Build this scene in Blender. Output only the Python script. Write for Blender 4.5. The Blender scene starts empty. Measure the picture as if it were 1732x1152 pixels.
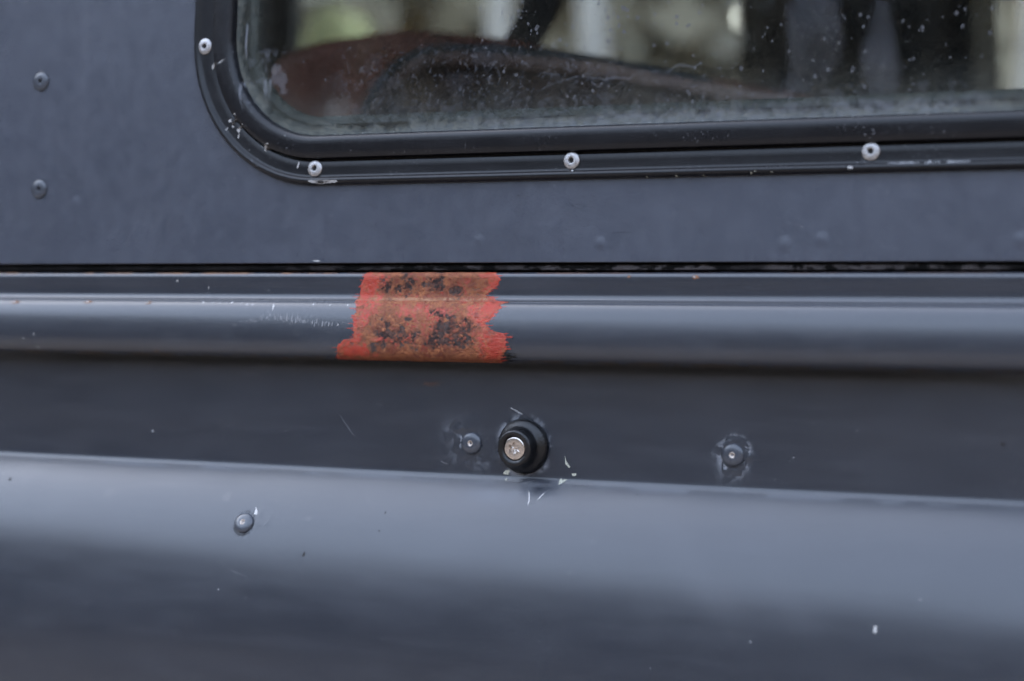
import bpy, bmesh, math, random
import numpy as np
from mathutils import Vector, Matrix
from mathutils.bvhtree import BVHTree

# ------------------------------------------------------------------ camera
S = bpy.context.scene
COL = S.collection
R = math.radians
MM = 0.001
TH, PITCH, DIST, FPX = R(28), R(1.73), 1.0, 3685.0
cam_d = bpy.data.cameras.new('camera')
cam = bpy.data.objects.new('camera', cam_d)
COL.objects.link(cam)
cam.location = Vector((math.sin(TH) * math.cos(PITCH), -math.cos(TH) * math.cos(PITCH), math.sin(PITCH))) * DIST
cam.rotation_euler = (-cam.location).to_track_quat('-Z', 'Y').to_euler()
cam_d.sensor_width = 36.0
cam_d.lens = 36.0 * FPX / 1732.0
cam_d.clip_start = 0.02
cam_d.clip_end = 500
cam_d.dof.use_dof = True
cam_d.dof.focus_distance = 1.005
cam_d.dof.aperture_fstop = 5.6
S.camera = cam

# ------------------------------------------------------------------ sky, sun, exposure
SUN_EL, SUN_AZ = R(38), R(-125)          # azimuth measured from the outward normal (-Y) towards -X
sun_dir = Vector((math.sin(SUN_AZ) * math.cos(SUN_EL), -math.cos(SUN_AZ) * math.cos(SUN_EL), math.sin(SUN_EL)))
W = bpy.data.worlds.new('World')
S.world = W
W.use_nodes = True
wn = W.node_tree
bg = wn.nodes['Background']
sky = wn.nodes.new('ShaderNodeTexSky')
sky.sky_type = 'NISHITA'
sky.sun_disc = False
sky.sun_elevation = SUN_EL
sky.sun_rotation = math.atan2(sun_dir.x, sun_dir.y)
sky.air_density = 1.0
sky.dust_density = 3.0
sky.ozone_density = 2.0
hsv = wn.nodes.new('ShaderNodeHueSaturation')
hsv.inputs['Saturation'].default_value = 0.64
hsv.inputs['Hue'].default_value = 0.498
wn.links.new(sky.outputs[0], hsv.inputs['Color'])
wn.links.new(hsv.outputs[0], bg.inputs['Color'])
bg.inputs['Strength'].default_value = 0.15
sl = bpy.data.lights.new('sun', 'SUN')
sl.energy = 0.9
sl.angle = R(14)
sl.color = (1.0, 0.95, 0.88)
so = bpy.data.objects.new('sun', sl)
COL.objects.link(so)
so.rotation_euler = sun_dir.to_track_quat('Z', 'Y').to_euler()
S.view_settings.view_transform = 'Standard'
S.view_settings.look = 'None'
S.view_settings.exposure = 3.14
S.view_settings.gamma = 1.0
S.view_settings.use_curve_mapping = False
S.render.engine = 'CYCLES'
S.cycles.use_denoising = True
S.cycles.denoising_input_passes = 'RGB'
S.cycles.max_bounces = 8
S.cycles.transparent_max_bounces = 16
S.cycles.caustics_reflective = False
S.cycles.caustics_refractive = False

rng = np.random.default_rng(7)
random.seed(7)

# ------------------------------------------------------------------ helpers
def mat_of(ob, m):
    for mm in (m if isinstance(m, (list, tuple)) else [m]):
        ob.data.materials.append(mm)

def new_obj(name, verts, faces, m, parent=None, smooth=True, sharp=35, attrs=None, matidx=None):
    me = bpy.data.meshes.new(name)
    me.from_pydata([tuple(v) for v in verts], [], [tuple(f) for f in faces])
    me.update()
    if smooth:
        me.polygons.foreach_set('use_smooth', [True] * len(me.polygons))
        if sharp:
            me.set_sharp_from_angle(angle=R(sharp))
    if attrs:
        for k, v in attrs.items():
            v = np.asarray(v, dtype=np.float32)
            if v.ndim == 1:
                a = me.attributes.new(k, 'FLOAT', 'POINT')
                a.data.foreach_set('value', v)
            else:
                a = me.attributes.new(k, 'FLOAT_COLOR', 'POINT')
                a.data.foreach_set('color', np.hstack([v, np.ones((len(v), 1), np.float32)]).ravel())
    ob = bpy.data.objects.new(name, me)
    COL.objects.link(ob)
    mat_of(ob, m)
    if matidx is not None:
        me.polygons.foreach_set('material_index', matidx)
    if parent is not None:
        adopt(ob, parent)
    return ob

def world_of(o):
    return o.matrix_basis if o.parent is None else world_of(o.parent) @ o.matrix_parent_inverse @ o.matrix_basis

def adopt(ob, parent):
    ob.parent = parent
    ob.matrix_parent_inverse = world_of(parent).inverted()

def empty(name, loc, label=None, cat=None, parent=None):
    e = bpy.data.objects.new(name, None)
    e.empty_display_size = 0.02
    COL.objects.link(e)
    e.location = loc
    if parent is not None:
        adopt(e, parent)
    if label:
        e['label'] = label
    if cat:
        e['category'] = cat
    return e

def sweep_x(name, prof, x0, x1, nx, m, parent, sharp=35, closed=False):
    """profile [(y, z)] in mm swept along X"""
    prof = np.asarray(prof, float)
    n = len(prof)
    xs = np.linspace(x0, x1, nx + 1)
    V = [(x * MM, p[0] * MM, p[1] * MM) for x in xs for p in prof]
    F = []
    for i in range(nx):
        for j in range(n if closed else n - 1):
            a, b = i * n + j, i * n + (j + 1) % n
            F.append((a, b, b + n, a + n))
    return new_obj(name, V, F, m, parent, sharp=sharp)

def lathe(prof, seg=40, close=True):
    """prof [(r, h)]; axis +Z.  Returns verts, faces"""
    V, F = [], []
    for r, h in prof:
        for k in range(seg):
            a = 2 * math.pi * k / seg
            V.append((r * math.cos(a), r * math.sin(a), h))
    n = len(prof)
    for j in range(n - 1):
        for k in range(seg):
            a, b = j * seg + k, j * seg + (k + 1) % seg
            F.append((a, b, b + seg, a + seg))
    if close:
        F.append([(n - 1) * seg + k for k in range(seg)])
    return V, F

def value_noise(x, y, seed, cell):
    g = np.random.default_rng(seed).random((256, 256))
    u, v = x / cell + 1000, y / cell + 1000
    i, j = np.floor(u).astype(int), np.floor(v).astype(int)
    fu, fv = u - i, v - j
    fu, fv = fu * fu * (3 - 2 * fu), fv * fv * (3 - 2 * fv)
    i, j = i % 255, j % 255
    return (g[i, j] * (1 - fu) + g[i + 1, j] * fu) * (1 - fv) + (g[i, j + 1] * (1 - fu) + g[i + 1, j + 1] * fu) * fv

def fbm(x, y, seed, cell, octs=4):
    t, a, s = 0, 1.0, 0
    for o in range(octs):
        t = t + a * value_noise(x, y, seed + o * 13, cell / 2 ** o)
        s += a
        a *= 0.55
    return t / s

# ------------------------------------------------------------------ materials
class NT:
    def __init__(self, name):
        self.m = bpy.data.materials.new(name)
        self.m.use_nodes = True
        self.t = self.m.node_tree
        self.b = self.t.nodes['Principled BSDF']
        self.out = self.t.nodes['Material Output']
        self._c = None
    def n(self, typ, **kw):
        nd = self.t.nodes.new(typ)
        for k, v in kw.items():
            setattr(nd, k, v)
        return nd
    def l(self, a, b):
        self.t.links.new(a, b)
    def coord(self):
        if self._c is None:
            self._c = self.n('ShaderNodeTexCoord').outputs['Object']
        return self._c
    def noise(self, scale, detail=4, rough=0.55, stretch=None, loc=(0, 0, 0)):
        mp = self.n('ShaderNodeMapping')
        mp.inputs['Location'].default_value = loc
        if stretch:
            mp.inputs['Scale'].default_value = stretch
        self.l(self.coord(), mp.inputs['Vector'])
        nz = self.n('ShaderNodeTexNoise')
        nz.inputs['Scale'].default_value = scale
        nz.inputs['Detail'].default_value = detail
        nz.inputs['Roughness'].default_value = rough
        self.l(mp.outputs[0], nz.inputs['Vector'])
        return nz.outputs['Fac']
    def ramp(self, src, a, b, lo=0.0, hi=1.0):
        r = self.n('ShaderNodeMapRange', interpolation_type='SMOOTHSTEP')
        r.inputs['From Min'].default_value = a
        r.inputs['From Max'].default_value = b
        r.inputs['To Min'].default_value = lo
        r.inputs['To Max'].default_value = hi
        self.l(src, r.inputs['Value'])
        return r.outputs[0]
    def math(self, op, a, b=None):
        nd = self.n('ShaderNodeMath', operation=op)
        for k, v in enumerate((a, b)):
            if v is None:
                continue
            if isinstance(v, (int, float)):
                nd.inputs[k].default_value = v
            else:
                self.l(v, nd.inputs[k])
        return nd.outputs[0]
    def mix(self, fac, a, b):
        nd = self.n('ShaderNodeMix', data_type='RGBA')
        for k, v in ((0, fac), (6, a), (7, b)):
            if isinstance(v, (int, float)):
                nd.inputs[k].default_value = v
            elif isinstance(v, tuple):
                nd.inputs[k].default_value = (*v, 1)
            else:
                self.l(v, nd.inputs[k])
        return nd.outputs[2]
    def bump(self, pairs):
        prev = None
        for src, dist, strength in pairs:
            b = self.n('ShaderNodeBump')
            b.inputs['Distance'].default_value = dist
            b.inputs['Strength'].default_value = strength
            self.l(src, b.inputs['Height'])
            if prev:
                self.l(prev, b.inputs['Normal'])
            prev = b.outputs[0]
        self.l(prev, self.b.inputs['Normal'])
    def axis(self, k):
        s = self.n('ShaderNodeSeparateXYZ')
        self.l(self.coord(), s.inputs[0])
        return s.outputs[k]

def plain(name, col, rough=0.5, metal=0.0, spec=0.5, var=0.0, vscale=300, bump=0.0, bscale=900):
    t = NT(name)
    t.b.inputs['Roughness'].default_value = rough
    t.b.inputs['Metallic'].default_value = metal
    t.b.inputs['Specular IOR Level'].default_value = spec
    if var:
        f = t.ramp(t.noise(vscale), 0.3, 0.7)
        t.l(t.mix(f, tuple(c * (1 - var) for c in col), tuple(min(1, c * (1 + var)) for c in col)), t.b.inputs['Base Color'])
    else:
        t.b.inputs['Base Color'].default_value = (*col, 1)
    if bump:
        t.bump([(t.noise(bscale), 0.001, bump)])
    return t.m

PAINT = (0.031, 0.035, 0.045)

def paint(name, rough=0.3, streak=(1, 1, 1), dust=0.5, wav=0.35, rust=False, wav2=0.0, base=PAINT, spec=0.7, seed=0.0):
    t = NT(name)
    L = (seed, seed * .7, seed * .3)
    cloud = t.ramp(t.noise(9, 5, 0.6, loc=L), 0.3, 0.75)
    fine = t.noise(140, 3, 0.55, stretch=streak, loc=L)
    c = t.mix(cloud, tuple(k * 0.94 for k in base), tuple(k * 1.06 for k in base))
    c = t.mix(t.ramp(fine, 0.35, 0.85, 0, 0.2), c, tuple(k * 1.7 + .004 for k in base))
    # dust film and settled specks
    specks = t.ramp(t.noise(1100, 1, 0.4, loc=L), 0.715, 0.745)
    sel = t.ramp(t.noise(26, 3, 0.6, loc=(3 + seed, 1, 0)), 0.42, 0.66)
    c = t.mix(t.math('MULTIPLY', t.math('MULTIPLY', specks, sel), dust), c, (0.30, 0.30, 0.32))
    rg = t.ramp(fine, 0.2, 0.8, rough - 0.025, rough + 0.035)
    rg = t.math('ADD', rg, t.ramp(t.noise(22, 4, 0.6, loc=(5, 2, seed)), 0.2, 0.8, -0.02, 0.02))
    if rust:
        z = t.axis(2)
        x = t.axis(0)
        edge = t.ramp(z, 0.0299, 0.0309)
        patchy = t.ramp(t.noise(60, 5, 0.7, stretch=(1, .2, .2)), 0.45, 0.62)
        alongx = t.ramp(x, -0.10, 0.10, 1.0, 0.15)
        rf = t.math('MULTIPLY', t.math('MULTIPLY', edge, patchy), alongx)
        c = t.mix(rf, c, (0.17, 0.075, 0.03))
        low = t.ramp(z, -0.0075, -0.0098)
        lf = t.math('MULTIPLY', low, t.ramp(t.noise(90, 5, 0.7), 0.4, 0.6))
        c = t.mix(lf, c, (0.045, 0.028, 0.016))
        rg = t.math('ADD', rg, t.math('MULTIPLY', t.math('MAXIMUM', rf, lf), 0.4))
    t.l(c, t.b.inputs['Base Color'])
    t.l(rg, t.b.inputs['Roughness'])
    t.b.inputs['Specular IOR Level'].default_value = spec
    t.b.inputs['IOR'].default_value = 1.52
    t.bump([(t.noise(7, 2, 0.4, loc=L), 0.004, wav), (t.noise(16, 2, 0.45, stretch=(.16, 1, 1), loc=L), 0.004, wav2)])
    return t.m

M_UP = paint('slate_paint_upper', 0.345, (1, 1, .8), 0.5, 0.30, base=(0.050, 0.057, 0.077), seed=1.3)
M_CAP = paint('slate_paint_capping', 0.28, (.12, 1, 1), 0.5, 0.10, rust=True, wav2=0.10, seed=2.1)
M_LOW = paint('slate_paint_lower', 0.29, (.18, 1, 1), 0.2, 0.35, wav2=0.4, seed=4.7)
M_RIVP = paint('slate_paint_rivet', 0.28, (1, 1, 1), 0.8, 0.0, base=(0.052, 0.058, 0.072), seed=6.2)
M_FRAME = paint('black_window_frame', 0.34, (.3, 1, 1), 0.6, 0.05, base=(0.0045, 0.0047, 0.0068), spec=0.36, seed=8.4)
M_ALU = plain('dull_aluminium', (0.42, 0.405, 0.40), 0.42, 0.85, var=0.16, vscale=700, bump=0.25, bscale=1500)
M_STEEL = plain('stainless_screw', (0.60, 0.54, 0.49), 0.30, 1.0, var=0.12, vscale=900, bump=0.08, bscale=2500)
M_MANDREL = plain('worn_rivet_pin', (0.58, 0.50, 0.44), 0.45, 0.7, var=0.35, vscale=1800, bump=0.3, bscale=3000)
M_HOLE = plain('dark_hole', (0.012, 0.011, 0.011), 0.8)
M_RUBBER = plain('black_rubber', (0.005, 0.005, 0.006), 0.30, var=0.4, vscale=500, bump=0.25, bscale=1400)
M_CHIP = plain('bare_aluminium_chip', (0.48, 0.47, 0.46), 0.55, 0.2, var=0.2, vscale=2500)
M_CREAM = plain('cream_undercoat_chip', (0.46, 0.46, 0.38), 0.6, var=0.2, vscale=1500)
M_SCUFF = plain('pale_scuff', (0.24, 0.24, 0.25), 0.6, var=0.3, vscale=2000)
M_RUSTDOT = plain('rust_spot', (0.20, 0.10, 0.055), 0.8, var=0.4, vscale=2500)
M_DARKDOT = plain('tar_spot', (0.012, 0.010, 0.010), 0.6, var=0.3, vscale=2500)
M_SMUDGE = plain('matt_smudge', (0.024, 0.027, 0.037), 0.36, spec=0.95, var=0.15, vscale=900)

def sealant_mat():
    t = NT('old_black_sealant')
    worn = t.ramp(t.noise(170, 5, 0.7, stretch=(.45, 1, 1)), 0.47, 0.54)
    big = t.ramp(t.noise(22, 3, 0.6, stretch=(1, .1, .1)), 0.36, 0.52)
    x = t.ramp(t.axis(0), -0.16, 0.0, 0.12, 1.0)
    zc = t.ramp(t.math('ABSOLUTE', t.math('SUBTRACT', t.axis(2), 0.0334)), 0.0008, 0.0016, 1.0, 0.0)
    f = t.math('MULTIPLY', t.math('MULTIPLY', worn, big), t.math('MULTIPLY', x, zc))
    c = t.mix(f, (0.004, 0.0038, 0.0036), (0.095, 0.085, 0.085))
    t.l(c, t.b.inputs['Base Color'])
    t.l(t.ramp(f, 0, 1, 0.7, 0.8), t.b.inputs['Roughness'])
    t.b.inputs['Specular IOR Level'].default_value = 0.12
    t.bump([(t.noise(600, 5, 0.7), 0.0006, 0.8)])
    return t.m
M_SEAL = sealant_mat()

def primer_mat():
    t = NT('red_primer_over_rust')
    a = t.n('ShaderNodeAttribute', attribute_name='col')
    ro = t.n('ShaderNodeAttribute', attribute_name='rough')
    g = t.ramp(t.noise(1600, 4, 0.7), 0.3, 0.7, 0.72, 1.25)
    mul = t.n('ShaderNodeMix', data_type='RGBA', blend_type='MULTIPLY')
    mul.inputs[0].default_value = 1.0
    t.l(a.outputs['Color'], mul.inputs[6])
    t.l(g, mul.inputs[7])
    t.l(mul.outputs[2], t.b.inputs['Base Color'])
    t.l(ro.outputs['Fac'], t.b.inputs['Roughness'])
    t.b.inputs['Specular IOR Level'].default_value = 0.45
    t.bump([(t.noise(700, 5, 0.7), 0.0009, 0.9)])
    return t.m
M_PRIMER = primer_mat()

def glass_mat(dusty=True):
    t = NT('dusty_window_glass' if dusty else 'clear_glass')
    nt = t
    tr = t.n('ShaderNodeBsdfTransparent')
    tr.inputs[0].default_value = (0.93, 0.945, 0.93, 1)
    gl = t.n('ShaderNodeBsdfGlossy')
    gl.inputs['Roughness'].default_value = 0.03
    fr = t.n('ShaderNodeFresnel')
    fr.inputs[0].default_value = 1.45
    m1 = t.n('ShaderNodeMixShader')
    t.l(fr.outputs[0], m1.inputs[0]); t.l(tr.outputs[0], m1.inputs[1]); t.l(gl.outputs[0], m1.inputs[2])
    last = m1.outputs[0]
    if dusty:
        e = t.n('ShaderNodeAttribute', attribute_name='edge_d').outputs['Fac']
        wob = t.math('ADD', e, t.math('MULTIPLY', t.math('SUBTRACT', t.noise(75, 5, 0.65), 0.5), 0.016))
        band = t.ramp(wob, 0.0075, 0.0005, 0.0, 0.66)
        haze = t.ramp(wob, 0.028, 0.004, 0.0, 0.13)
        film = t.ramp(t.noise(30, 6, 0.7), 0.35, 0.8, 0.008, 0.035)
        spots = t.math('MULTIPLY', t.ramp(t.noise(800, 2, 0.5), 0.70, 0.75), t.ramp(t.noise(25, 3, 0.6), 0.42, 0.62, 0.0, 0.5))
        smear = t.math('MULTIPLY', t.ramp(t.noise(260, 6, 0.8, stretch=(.5, 1, 1.6)), 0.60, 0.75), t.ramp(t.noise(18, 3, 0.6, loc=(4, 2, 1)), 0.55, 0.72, 0.0, 0.25))
        f = t.math('MAXIMUM', band, haze)
        for k in (spots, smear):
            f = t.math('MAXIMUM', f, k)
        f = t.math('MINIMUM', t.math('ADD', f, film), 0.9)
        df = t.n('ShaderNodeBsdfDiffuse')
        dc = t.mix(t.ramp(t.noise(420, 5, 0.7), 0.35, 0.7), (0.13, 0.142, 0.135), (0.25, 0.25, 0.21))
        t.l(dc, df.inputs['Color'])
        m2 = t.n('ShaderNodeMixShader')
        t.l(f, m2.inputs[0]); t.l(last, m2.inputs[1]); t.l(df.outputs[0], m2.inputs[2])
        last = m2.outputs[0]
    t.l(last, t.out.inputs['Surface'])
    return t.m
M_GLASS = glass_mat(True)
M_CLEAR = glass_mat(False)

def spot_mat():
    t = NT('dried_rain_spot')
    tr = t.n('ShaderNodeBsdfTransparent')
    df = t.n('ShaderNodeBsdfDiffuse')
    df.inputs['Color'].default_value = (0.12, 0.12, 0.125, 1)
    m = t.n('ShaderNodeMixShader')
    t.l(t.ramp(t.noise(900, 3, 0.6), 0.3, 0.7, 0.45, 0.9), m.inputs[0])
    t.l(tr.outputs[0], m.inputs[1]); t.l(df.outputs[0], m.inputs[2])
    t.l(m.outputs[0], t.out.inputs['Surface'])
    return t.m
M_SPOT = spot_mat()

M_LEATHER = plain('brown_seat_vinyl', (0.31, 0.118, 0.082), 0.5, var=0.3, vscale=20, bump=0.3, bscale=300)
M_LEATHER2 = plain('dark_brown_seat_vinyl', (0.080, 0.046, 0.038), 0.5, var=0.3, vscale=20, bump=0.3, bscale=300)
M_PIPING = plain('grey_seat_piping', (0.24, 0.17, 0.16), 0.4, var=0.2, vscale=60)
M_TUBE = plain('dark_blue_grey_tube', (0.050, 0.066, 0.080), 0.5, var=0.2, vscale=40)
M_BELT = plain('black_belt_webbing', (0.010, 0.010, 0.011), 0.6, var=0.2, vscale=200, bump=0.4, bscale=1500)
M_BLACKV = plain('black_vinyl', (0.010, 0.010, 0.012), 0.35, var=0.2, vscale=20, bump=0.3, bscale=200)
M_GREYREF = plain('grey_blue_reflection', (0.50, 0.54, 0.66), 0.8, var=0.3, vscale=20)  # pale colour standing in for reflections on the black seat
M_TRIM = plain('dark_interior_trim', (0.020, 0.020, 0.021), 0.7, var=0.2, vscale=10)
M_GROUND = plain('gravel_ground', (0.092, 0.082, 0.076), 0.9, var=0.5, vscale=2.5, bump=0.6, bscale=12)
M_WOOD = plain('woodland_foliage', (0.115, 0.098, 0.070), 0.8, var=0.6, vscale=0.35)
M_THICKET = plain('dry_thicket', (0.42, 0.37, 0.28), 0.9, var=0.35, vscale=0.5)
M_BIRCH = plain('pale_birch_bark', (0.42, 0.39, 0.36), 0.8, var=0.2, vscale=6)
M_TWIG = plain('brown_twigs', (0.07, 0.05, 0.04), 0.8)
M_SHRUB = plain('pale_green_shrub', (0.46, 0.46, 0.25), 0.8, var=0.35, vscale=6)

# ------------------------------------------------------------------ ground and woodland
GZ = -1.15
gv = [(-150, -150, GZ), (150, -150, GZ), (150, 150, GZ), (-150, 150, GZ)]
g = new_obj('ground', gv, [(0, 1, 2, 3)], M_GROUND, smooth=False)
g['kind'] = 'structure'

def leaf_cloud(centres, radii, n_each, size, seed):
    r = np.random.default_rng(seed)
    V, F = [], []
    base = 0
    for c, rad in zip(centres, radii):
        n = n_each
        d = r.normal(size=(n, 3))
        d /= np.linalg.norm(d, axis=1)[:, None]
        p = np.array(c) + d * np.array(rad) * (0.45 + 0.55 * r.random((n, 1)) ** 0.5)
        a = r.normal(size=(n, 3)); a /= np.linalg.norm(a, axis=1)[:, None]
        b = np.cross(a, r.normal(size=(n, 3))); b /= np.linalg.norm(b, axis=1)[:, None]
        s = size * (0.6 + 0.8 * r.random((n, 1)))
        q = np.stack([p - a * s, p - b * s * .6, p + a * s, p + b * s * .6], 1).reshape(-1, 3)
        V.append(q)
        F.append(base + np.arange(4 * n).reshape(-1, 4))
        base += 4 * n
    return np.vstack(V), np.vstack(F)

r0 = np.random.default_rng(3)
def belt(a0, a1, n, h0, rad0, dens, name, m, label, seed):
    cs, rs = [], []
    for k in range(n):
        a = R(a0) + R(a1 - a0) * (k + r0.random() * .8) / n
        rad = rad0 + 5 * r0.random()
        h = h0 * (0.78 + 0.45 * r0.random())
        for lv in range(5):
            cs.append((rad * math.cos(a), rad * math.sin(a), GZ + h * (0.1 + 0.2 * lv)))
            rs.append((1.0 + .5 * r0.random(), 1.0 + .5 * r0.random(), h * 0.15))
    V, F = leaf_cloud(cs, rs, dens, 0.24, seed)
    o = new_obj(name, V, F, m, smooth=False)
    o['kind'] = 'stuff'; o['label'] = label; o['category'] = 'woodland'
belt(160, 380, 105, 8.2, 17, 190, 'woodland', M_WOOD, 'dark woodland reflected in the paint of the vehicle side', 11)
belt(20, 160, 70, 6.0, 14, 170, 'thicket', M_THICKET, 'taupe and olive thicket blurred behind the window', 12)

# ------------------------------------------------------------------ the vehicle: profiles (mm)
LEAN = R(4.0)
Z0 = 35.7
UPV = Vector((0, math.sin(LEAN), math.cos(LEAN)))
NRM = Vector((0, -math.cos(LEAN), math.sin(LEAN)))
def upper(x, z, h=0.0):
    """point on the leaning upper side: x, height z (mm along the slope), h mm outwards"""
    return Vector((x * MM, 0, Z0 * MM)) + UPV * ((z - Z0) * MM) + NRM * (h * MM)

car = empty('off_road_vehicle', (0, 0.8, GZ), 'slate grey off-road vehicle side with riveted window and red primer patch on its rail', 'vehicle')

WL, WB, WR, WT, WRAD = -183.0, 73.4, 470.0, 400.0, 75.0
def rrect(s, npc=20):
    """rounded rectangle inset by s mm, points (x, z) anticlockwise from bottom-left corner start"""
    rad = max(WRAD - s, 2.0)
    pts = []
    for cx, cz, a0 in ((WL + WRAD, WB + WRAD, 180), (WR - WRAD, WB + WRAD, 270), (WR - WRAD, WT - WRAD, 0), (WL + WRAD, WT - WRAD, 90)):
        for k in range(npc + 1):
            a = R(a0 + 90 * k / npc)
            pts.append((cx + rad * math.cos(a), cz + rad * math.sin(a)))
    return pts

# upper side panel: outer rectangle to hole, bottom edge folded in
XL, XR = -900.0, 900.0
hole = rrect(6)
outer = []
cx, cz = (WL + WR) / 2, (WB + WT) / 2
n_in = len(hole)
PB, PT = Z0 + 0.5, 620.0
V, F = [], []
ring0 = hole
steps = 6
# subdivide from the hole to the panel border
def border(p):
    dx, dz = p[0] - cx, p[1] - cz
    ts = []
    if dx: ts.append(((XR if dx > 0 else XL) - cx) / dx)
    if dz: ts.append(((PT if dz > 0 else PB) - cz) / dz)
    t = min(ts)
    return (cx + dx * t, cz + dz * t)
bord = [border(p) for p in hole]
for st in range(steps + 1):
    f = st / steps
    for p, q in zip(hole, bord):
        V.append(upper(p[0] + (q[0] - p[0]) * f, p[1] + (q[1] - p[1]) * f))
for st in range(steps):
    for k in range(n_in):
        a, b = st * n_in + k, st * n_in + (k + 1) % n_in
        F.append((a, a + n_in, b + n_in, b))
nb = len(V)
# the four rectangle corners
for cxy in ((XL, PB), (XR, PB), (XR, PT), (XL, PT)):
    V.append(upper(*cxy))
def near_corner(ci):
    c = ((XL, PB), (XR, PB), (XR, PT), (XL, PT))[ci]
    best = None
    for k in range(n_in):
        p, q = bord[k], bord[(k + 1) % n_in]
        if (abs(p[0] - c[0]) < .01 and abs(q[1] - c[1]) < .01 and abs(p[1] - c[1]) > .01) or (abs(p[1] - c[1]) < .01 and abs(q[0] - c[0]) < .01 and abs(p[0] - c[0]) > .01):
            best = k
    return best
for ci in range(4):
    k = near_corner(ci)
    if k is not None:
        F.append((steps * n_in + k, nb + ci, steps * n_in + (k + 1) % n_in))
up_panel = new_obj('upper_side_panel', V, F, M_UP, car, sharp=0)
lip = []
for k in range(7):
    a = R(90 * k / 6)
    lip.append((0.55 * (1 - math.cos(a)), Z0 + .5 - 0.55 * math.sin(a)))
lip += [(3.0, Z0 - .1), (5.0, Z0 + 1)]
sweep_x('panel_hem', lip, XL, XR, 60, M_UP, car)

# black sealant strip in the seam
sweep_x('seam_sealant', [(8, 36.4), (4.0, 36.0), (2.8, 35.0), (2.3, 34.2), (2.1, 33.3), (2.3, 32.4), (3.2, 31.7), (8, 31.3)], XL, XR, 200, M_SEAL, car)

# waist capping
def integrate(z_a, y0, step=0.25):
    """z_a: [(z, angle of the normal above horizontal)] from the top down -> [(y, z)]"""
    zs = [p[0] for p in z_a]
    pts = [(y0, zs[0])]
    z, y = zs[0], y0
    while z > zs[-1] + 1e-6:
        dz = min(step, z - zs[-1])
        al = np.interp(-(z - dz / 2), [-k for k in zs], [p[1] for p in z_a])
        y -= math.tan(R(al)) * dz
        z -= dz
        pts.append((y, z))
    return pts
cap = [(7, 31.0), (2.5, 31.2), (0.6, 31.2), (-0.5, 30.95), (-1.2, 30.5), (-1.65, 29.9), (-1.85, 29.2), (-1.9, 28.4), (-1.85, 26.5), (-1.8, 24), (-1.8, 21.5), (-1.9, 20.6), (-2.15, 19.8), (-2.6, 19.1), (-3.2, 18.55), (-3.75, 18.3), (-3.95, 18.1), (-3.95, 17.75), (-4.1, 17.55)]
bulge = integrate([(17.45, 64), (16.4, 46), (14.6, 33), (12.3, 23), (9, 14.5), (4, 7.5), (0, 2), (-3, -5), (-6, -18), (-8, -36), (-9.4, -60), (-10.2, -78)], -4.5)
cap += bulge
yb = cap[-1][0]
cap += [(yb + 3.0, -10.5), (2, -10.7)]
capping = sweep_x('waist_capping', cap, XL, XR, 120, M_CAP, car)

# lower side panel with its swaged shoulder
low = [(3.2, 12), (3.0, -14), (2.6, -30), (2.0, -45), (1.5, -56), (1.3, -61.0), (1.2, -62.2), (0.95, -63.1)]
low += integrate([(-63.6, 30), (-64.4, 44), (-66.5, 44), (-72, 40), (-80, 34), (-90, 27), (-100, 21), (-110, 15.5), (-120, 11.5), (-132, 8), (-150, 4.5), (-180, 0), (-220, -2), (-320, -4)], 0.7, 0.8)
lower = sweep_x('lower_side_panel', low, XL, XR, 120, M_LOW, car, sharp=0)

# ------------------------------------------------------------------ side window
win = empty('side_window', upper(0, WB), parent=car)
# frame section: (s inwards, h outwards) in mm
fsec = [(0.0, -1.0), (0.0, 0.8), (0.25, 1.8), (0.8, 2.6), (1.6, 3.0), (2.5, 2.95), (3.2, 2.5), (3.7, 1.8), (4.1, 1.5), (5, 1.45), (8, 1.4), (10.9, 1.4), (11.3, 1.2), (11.4, -1.5), (12.5, -1.5), (12.6, 2.6), (12.9, 3.6), (13.6, 4.0), (16, 4.3), (19, 4.5), (21.0, 4.5), (22.2, 4.2), (23.1, 3.5), (23.7, 2.6), (24.1, 1.4), (24.3, -0.5)]
def sweep_ring(name, sec, m, parent, npc=20, sharp=40, attrs=None, closed=False):
    V, F = [], []
    loops = [rrect(s, npc) for s, h in sec]
    n = len(loops[0])
    for (s, h), lp in zip(sec, loops):
        V += [upper(p[0], p[1], h) for p in lp]
    m2 = len(sec)
    for j in range(m2 if closed else m2 - 1):
        for k in range(n):
            a, b = j * n + k, j * n + (k + 1) % n
            c2 = ((j + 1) % m2) * n
            F.append((a, b, c2 + (k + 1) % n, c2 + k))
    return new_obj(name, V, F, m, parent, sharp=sharp)
frame = sweep_ring('window_frame', fsec, M_FRAME, win, 24)
seal = sweep_ring('inner_seal', [(22, -2.2), (22, -9), (33, -9), (34, -8), (34, -5.2), (33.2, -4.4), (30, -4.0)], plain('grey_rubber_seal', (0.11, 0.125, 0.12), 0.7, var=0.3, vscale=200), win, 24)
# glass pane, 4 mm thick, edge distance stored for the dirt
svals = [22.5, 24, 25, 26, 27, 28, 30, 32, 35, 38, 42, 47, 53]
V, F, ED, MI = [], [], [], []
for s in svals:
    lp = rrect(s, 20)
    V += [upper(p[0], p[1], -0.6) for p in lp]
    ED += [max(s - 24.3, 0) * MM] * len(lp)
n = len(lp)
for j in range(len(svals) - 1):
    for k in range(n):
        a, b = j * n + k, j * n + (k + 1) % n
        F.append((a, b, b + n, a + n)); MI.append(0)
F.append([(len(svals) - 1) * n + k for k in range(n)]); MI.append(0)
nb = len(V)
lp = rrect(22.5, 20)
V += [upper(p[0], p[1], -4.3) for p in lp]
ED += [1.0] * n
F.append([nb + k for k in range(n)][::-1]); MI.append(1)
glass = new_obj('glass_pane', V, F, [M_GLASS, M_CLEAR], win, smooth=False, attrs={'edge_d': ED}, matidx=MI)

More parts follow.
